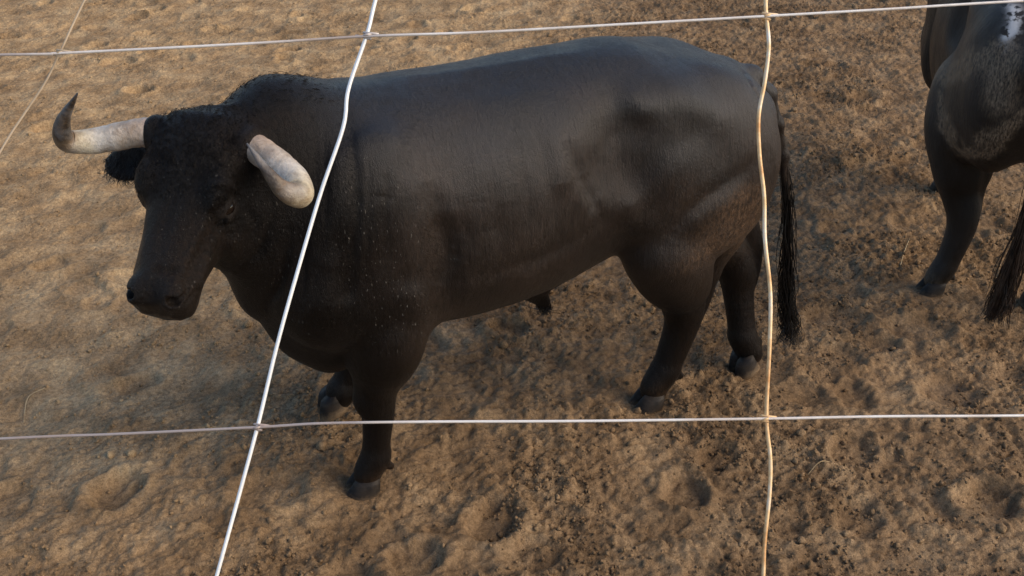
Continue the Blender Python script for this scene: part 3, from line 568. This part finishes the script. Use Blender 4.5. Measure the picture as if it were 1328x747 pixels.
# ================================================================== the second animal, cut by the right edge
PHI = math.radians(104.0); fw = np.array([-math.cos(PHI), math.sin(PHI), 0]); lf = np.array([-math.sin(PHI), -math.cos(PHI), 0])
hf = on_ground(1213, 378); B2 = hf + 1.04 * fw - .17 * lf; B2[2] = 0
bull2 = bpy.data.objects.new('bull', None); col.objects.link(bull2); bull2.location = B2; bull2.rotation_euler = (0, 0, math.atan2(fw[1], fw[0]))
tag(bull2, 'mud-caked black bull with white marks, seen from behind, cut by right edge of view', 'bull', 'bulls in the yard')
def l2(u, v, Y): p = at_Y(u, v, Y) - B2; return (p @ fw, p @ lf, p[2])
Y0 = hf[1]
sh = dict(chain=[(l2(1262, 110, Y0 + .12), .15), (l2(1245, 160, Y0 + .08), .125), (l2(1243, 205, Y0 + .05), .100), (l2(1245, 245, Y0 + .03), .078), (l2(1249, 275, Y0 + .01), .066), (l2(1244, 302, Y0), .055), (l2(1230, 335, Y0), .049), (l2(1222, 350, Y0), .05), (l2(1212, 364, Y0), .045)],
          extra=[[(l2(1275, 200, Y0 + .05), .05), (l2(1264, 255, Y0 + .02), .032), (l2(1260, 275, Y0), .033)]], dew=[(l2(1236, 360, Y0), .016)])
def mir(l, dx, ysc=-1): return dict(chain=[((p[0] + dx, p[1] * ysc, p[2]), r) for p, r in l['chain']], extra=[[((p[0] + dx, p[1] * ysc, p[2]), r) for p, r in e] for e in l.get('extra', [])])
nh2 = dict(chain=[((-1.0, -.21, .74), .13), ((-1.08, -.225, .60), .11), ((-1.14, -.23, .49), .078), ((-1.165, -.23, .42), .068), ((-1.165, -.23, .34), .055), ((-1.13, -.23, .19), .046), ((-1.115, -.23, .145), .055), ((-1.08, -.23, .09), .05)], extra=[[((-1.28, -.15, .74), .08), ((-1.24, -.23, .56), .04), ((-1.235, -.23, .455), .034), ((-1.2, -.23, .34), .034)]])
tail2 = [(-1.30, 0, 1.262), (-1.40, 0, 1.235), (-1.455, -.0, 1.15), (-1.48, -.0, 1.02), (-1.49, -.0, .88), (-1.49, -.0, .74)]
HM2 = np.array([[.62, 0, -.785], [.785, 0, .62], [0, 1, 0]]); HO2 = np.array([.60, 0, 1.32])
cfg2 = dict(lo=(-1.66, -.48, .04), hi=(1.1, .50, 1.5), h=.0115, trunk=TRUNK, width=.86, legs=[sh, nh2, mir(nf, 0, .30), mir(nf, .06, -.45)], sheath=False,
            neck=[((.02, 0, 1.215), (.2, 0, 1.255), .13, .14), ((.20, 0, 1.255), (.50, 0, 1.25), .14, .11), ((.08, 0, 1.02), (.52, 0, 1.15), .24, .15), ((.12, 0, .80), (.50, 0, 1.06), .19, .12), ((.14, 0, .64), (.27, 0, .78), .13, .11)],
            tail=[(p, r) for p, r in zip(tail2, (.045, .036, .030, .027, .024, .02))], head_o=HO2, head_M=HM2, head_s=1.0, ear=[(.3, -.3, 1.0), (.3, -.3, -1.0)])
def masks2(V, N):
    x, y, z = V.T; n = noise3(x * 9, y * 9, z * 9, 9); nb = noise3(x * 22, y * 22, z * 22, 7)
    W = V[:, :1] * fw + V[:, 1:2] * lf + B2 + V[:, 2:] * np.array([0, 0, 1.0]); q = (W - CAMP) @ RM.T; u = 664 + FPX * q[:, 0] / q[:, 2] + 14 * n; v = 373.5 - FPX * q[:, 1] / q[:, 2] + 14 * nb
    side = sstep(-.4, -.9, x) * (np.einsum('ij,ij->i', N[:, :1] * fw + N[:, 1:2] * lf, np.array([W[:, 0] * -1, -W[:, 1], 0 * u]).T) > 0)
    def seg(pts, w):
        b = np.full(len(V), 1e9)
        for (x0, y0), (x1, y1) in zip(pts[:-1], pts[1:]):
            dx, dy = x1 - x0, y1 - y0; t = np.clip(((u - x0) * dx + (v - y0) * dy) / (dx * dx + dy * dy), 0, 1); b = np.minimum(b, np.hypot(u - x0 - t * dx, v - y0 - t * dy))
        return np.exp(-(b / w) ** 2)
    mud = .55 * seg([(1205, 95), (1235, 95), (1262, 80), (1300, 70)], 13) + .6 * seg([(1300, 75), (1300, 125)], 20) + .8 * seg([(1222, 125), (1225, 165), (1240, 192), (1275, 202), (1300, 185), (1325, 150)], 5) + .45 * seg([(1270, 182), (1300, 170)], 9)
    white = seg([(1316, 15), (1313, 40), (1306, 48)], 9) * 1.4
    low = sstep(.12, .03, z + n * .1) * .4
    return dict(brown_lit=.25 * side, sleek=.4 * side, dirt=np.clip(side * mud * 2.8 + low + .02, 0, 1), flecks=.1 * side, wet=0 * x, white=np.clip(white * side, 0, 1))
finish_body(cfg2, 'second_body', bull2, M_hide2, None, masks2, None, (90000, lambda p: np.stack([-.7 + .4 * noise3(*(p.T * 4), seed=6), 0 * p[:, 0], -.7 + .4 * noise3(*(p.T * 4), seed=8)], 1), lambda p: 0 * p[:, 0]))
hp = l2(1211, 378, Y0); to = math.atan2(-(l2(1100, 378, Y0)[1] - hp[1]) * -1, l2(1100, 378, Y0)[0] - hp[0])
hoof(bull2, (hp[0], hp[1], 0), to, 0, 1.0); hoof(bull2, (-1.07, -.23, 0)); hoof(bull2, (.03, .05, 0)); hoof(bull2, (.105, -.076, 0))
H2 = lambda a, b, c: HO2 + np.array([a, b, c]) @ HM2
for s in (1, -1):
    horn(bull2, [H2(p[0], p[1], s * p[2]) for p in hl], hrad); eye(bull2, H2, s, 1.0)
sw2 = [tail2[2], tail2[3], tail2[4], tail2[5], (-1.49, -.0, .55), (-1.49, .01, .38), (-1.49, .02, .24), (-1.49, .03, .14)]
link('tail_hair', hang_hair(sw2, 380, 0, .021, .008, .0022, seed=4), M_hairb, bull2)

# ================================================================== wire fence close to the camera
mw = MT('galvanised_wire', .38, .5); mw.b.inputs['Metallic'].default_value = .15
rust = mw.ramp(mw.noise(14, 4, .7), [(.48, 0.0), (.66, 1.0)])
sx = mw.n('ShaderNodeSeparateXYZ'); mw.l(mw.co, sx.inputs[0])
left_shade = mw.ramp(mw.math('ADD', mw.math('MULTIPLY', sx.outputs[0], 1.0), mw.math('ADD', mw.noise(5, 3), .02)), [(.25, (.40, .35, .33)), (.42, (.88, .83, .76))])  # greyer towards the left: dimmer light painted into the wire colour
M_wire = mw.out(mw.mix(mw.math('MULTIPLY', rust, .4), left_shade, (.45, .27, .14)), mw.bump(mw.noise(160, 3), .0006, .5))
mr = MT('rusty_wire', .45, .5); mr.b.inputs['Metallic'].default_value = .1
M_rust = mr.out(mr.ramp(mr.noise(16, 4, .7, (1, 3, 1)), [(.34, (.90, .80, .66)), (.50, (.85, .58, .30)), (.68, (.55, .27, .09))]), mr.bump(mr.noise(160, 3), .0006, .5))
mz = MT('bright_zinc_wire', .3, .8); mz.b.inputs['Metallic'].default_value = .1
M_zinc = mz.out(mz.ramp(mz.noise(20, 4), [(.3, (.80, .82, .82)), (.6, (.92, .92, .90))]), mz.bump(mz.noise(160, 3), .0006, .5))
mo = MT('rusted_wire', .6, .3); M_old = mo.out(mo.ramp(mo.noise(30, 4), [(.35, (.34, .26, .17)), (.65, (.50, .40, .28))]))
DIST = .75
def fp(u, v, d=0.0): return CAMP + ray(u, v) * (DIST + d)
fence = bpy.data.objects.new('wire_fence', None); col.objects.link(fence); fence.location = (0, -.5, 0)
tag(fence, 'large-mesh wire fence leaning outward close in front of the camera', 'fence')
def wire(name, px, r, mat, d=0.0, n=120):
    P = spline([fp(u, v, d) for u, v in px], n); V, F = tube(P - np.array([0, -.5, 0]), r, 10); return link(name, mesh_py(name, V, F), mat, fence)
EXT = 1900
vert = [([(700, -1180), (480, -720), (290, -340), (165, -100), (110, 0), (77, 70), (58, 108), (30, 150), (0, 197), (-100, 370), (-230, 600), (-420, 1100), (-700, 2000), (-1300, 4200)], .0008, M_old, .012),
        ([(780, -1180), (660, -650), (575, -320), (516, -105), (487, 0), (476, 44), (452, 115), (445, 165), (416, 250), (385, 355), (360, 445), (336, 545), (316, 620), (281, 747), (230, 930), (60, 2000), (-300, 4200)], .0014, M_zinc, 0),
        ([(1010, -1180), (1002, -620), (996, -280), (993, -90), (993, 0), (994, 22), (997, 60), (992, 105), (984, 150), (985, 200), (991, 255), (992, 310), (999, 380), (998, 450), (994, 540), (999, 595), (998, 640), (992, 700), (990, 747), (985, 950), (990, 2000), (1040, 4200)], .0014, M_rust, 0),
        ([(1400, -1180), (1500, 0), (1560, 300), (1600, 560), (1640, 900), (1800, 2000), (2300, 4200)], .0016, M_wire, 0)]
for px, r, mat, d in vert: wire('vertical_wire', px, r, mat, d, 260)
horiz = [[(-EXT, 90), (-600, 78), (0, 71), (77, 69), (200, 63), (350, 55), (476, 47), (620, 42), (800, 32), (993, 21), (1150, 12), (1328, 1), (1900, -30), (3200, -90)],
         [(-EXT, 640), (-600, 600), (0, 569), (150, 563), (334, 554), (420, 549), (560, 547), (760, 546), (992, 543), (1150, 540), (1328, 539), (1900, 533), (3200, 520)],
         [(-EXT, -540), (-300, -510), (560, -520), (995, -530), (1500, -545), (3200, -600)], [(-EXT, 1250), (-300, 1180), (190, 1160), (990, 1150), (1650, 1150), (3200, 1140)]]
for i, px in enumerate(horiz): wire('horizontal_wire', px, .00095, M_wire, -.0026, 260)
def knot(u, v, r, mat):
    c = fp(u, v, -.001); up = np.array([0, SP, CP]); t = np.linspace(0, 1.5 * 2 * np.pi, 60); rr = r + .0008
    P = c[None] + rr * np.cos(t)[:, None] * np.array([1, 0, 0]) + rr * np.sin(t)[:, None] * np.array([0, CP, -SP]) * 1.1 + ((t / t[-1] - .5) * .0045)[:, None] * up
    P = np.vstack([c + np.array([-.008, 0, 0]), P, c + np.array([.008, 0, 0]) + up * .001]); V, F = tube(P - np.array([0, -.5, 0]), .0008, 8); link('knot', mesh_py('knot', V, F), mat, fence)
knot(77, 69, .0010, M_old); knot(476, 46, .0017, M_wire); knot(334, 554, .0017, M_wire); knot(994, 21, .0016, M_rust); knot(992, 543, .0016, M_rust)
mp_ = MT('post_steel', .5, .5); M_post = mp_.out(mp_.ramp(mp_.noise(9, 5), [(.35, (.16, .15, .14)), (.65, (.25, .17, .11))]))
for u in (-EXT + 20, 3180):
    dn = fp(u, 373.5) ; upv = np.array([0, SP, CP]); a = dn - upv * ((dn[2] + .1) / upv[2]); b = dn + upv * .75
    V, F = tube(np.linspace(a, b, 12) + np.array([0, -.024, .014]) - np.array([0, -.5, 0]), .022, 14); link('post', mesh_py('post', V, F), M_post, fence)

# a few straws on the ground
ms = MT('straw', .7, .3); M_straw = ms.out(ms.ramp(ms.noise(30, 2), [(.3, (.30, .21, .11)), (.7, (.50, .38, .22))]))
straws = [([(1166, 352), (1172, 332), (1181, 308)], 'pale bent straw lying left of the second bull’s hind hoof'), ([(1046, 622), (1062, 614), (1086, 607)], 'thin straw on the earth right of the fence, below the lower wire'), ([(60, 510), (38, 522), (30, 545)], 'short straw on the earth above the lower wire at far left')]
for px, lab in straws:
    P = [on_ground(u, v) for u, v in px]; P = spline([(p[0], p[1], gz_at(p[0], p[1]) + .006) for p in P], 14); V, F = tube(P, .0016, 6)
    o = link('straw', mesh_py('straw', V - P[0], F), M_straw); o.location = P[0]; tag(o, lab.replace('’', "'"), 'straw', 'straws on the ground')
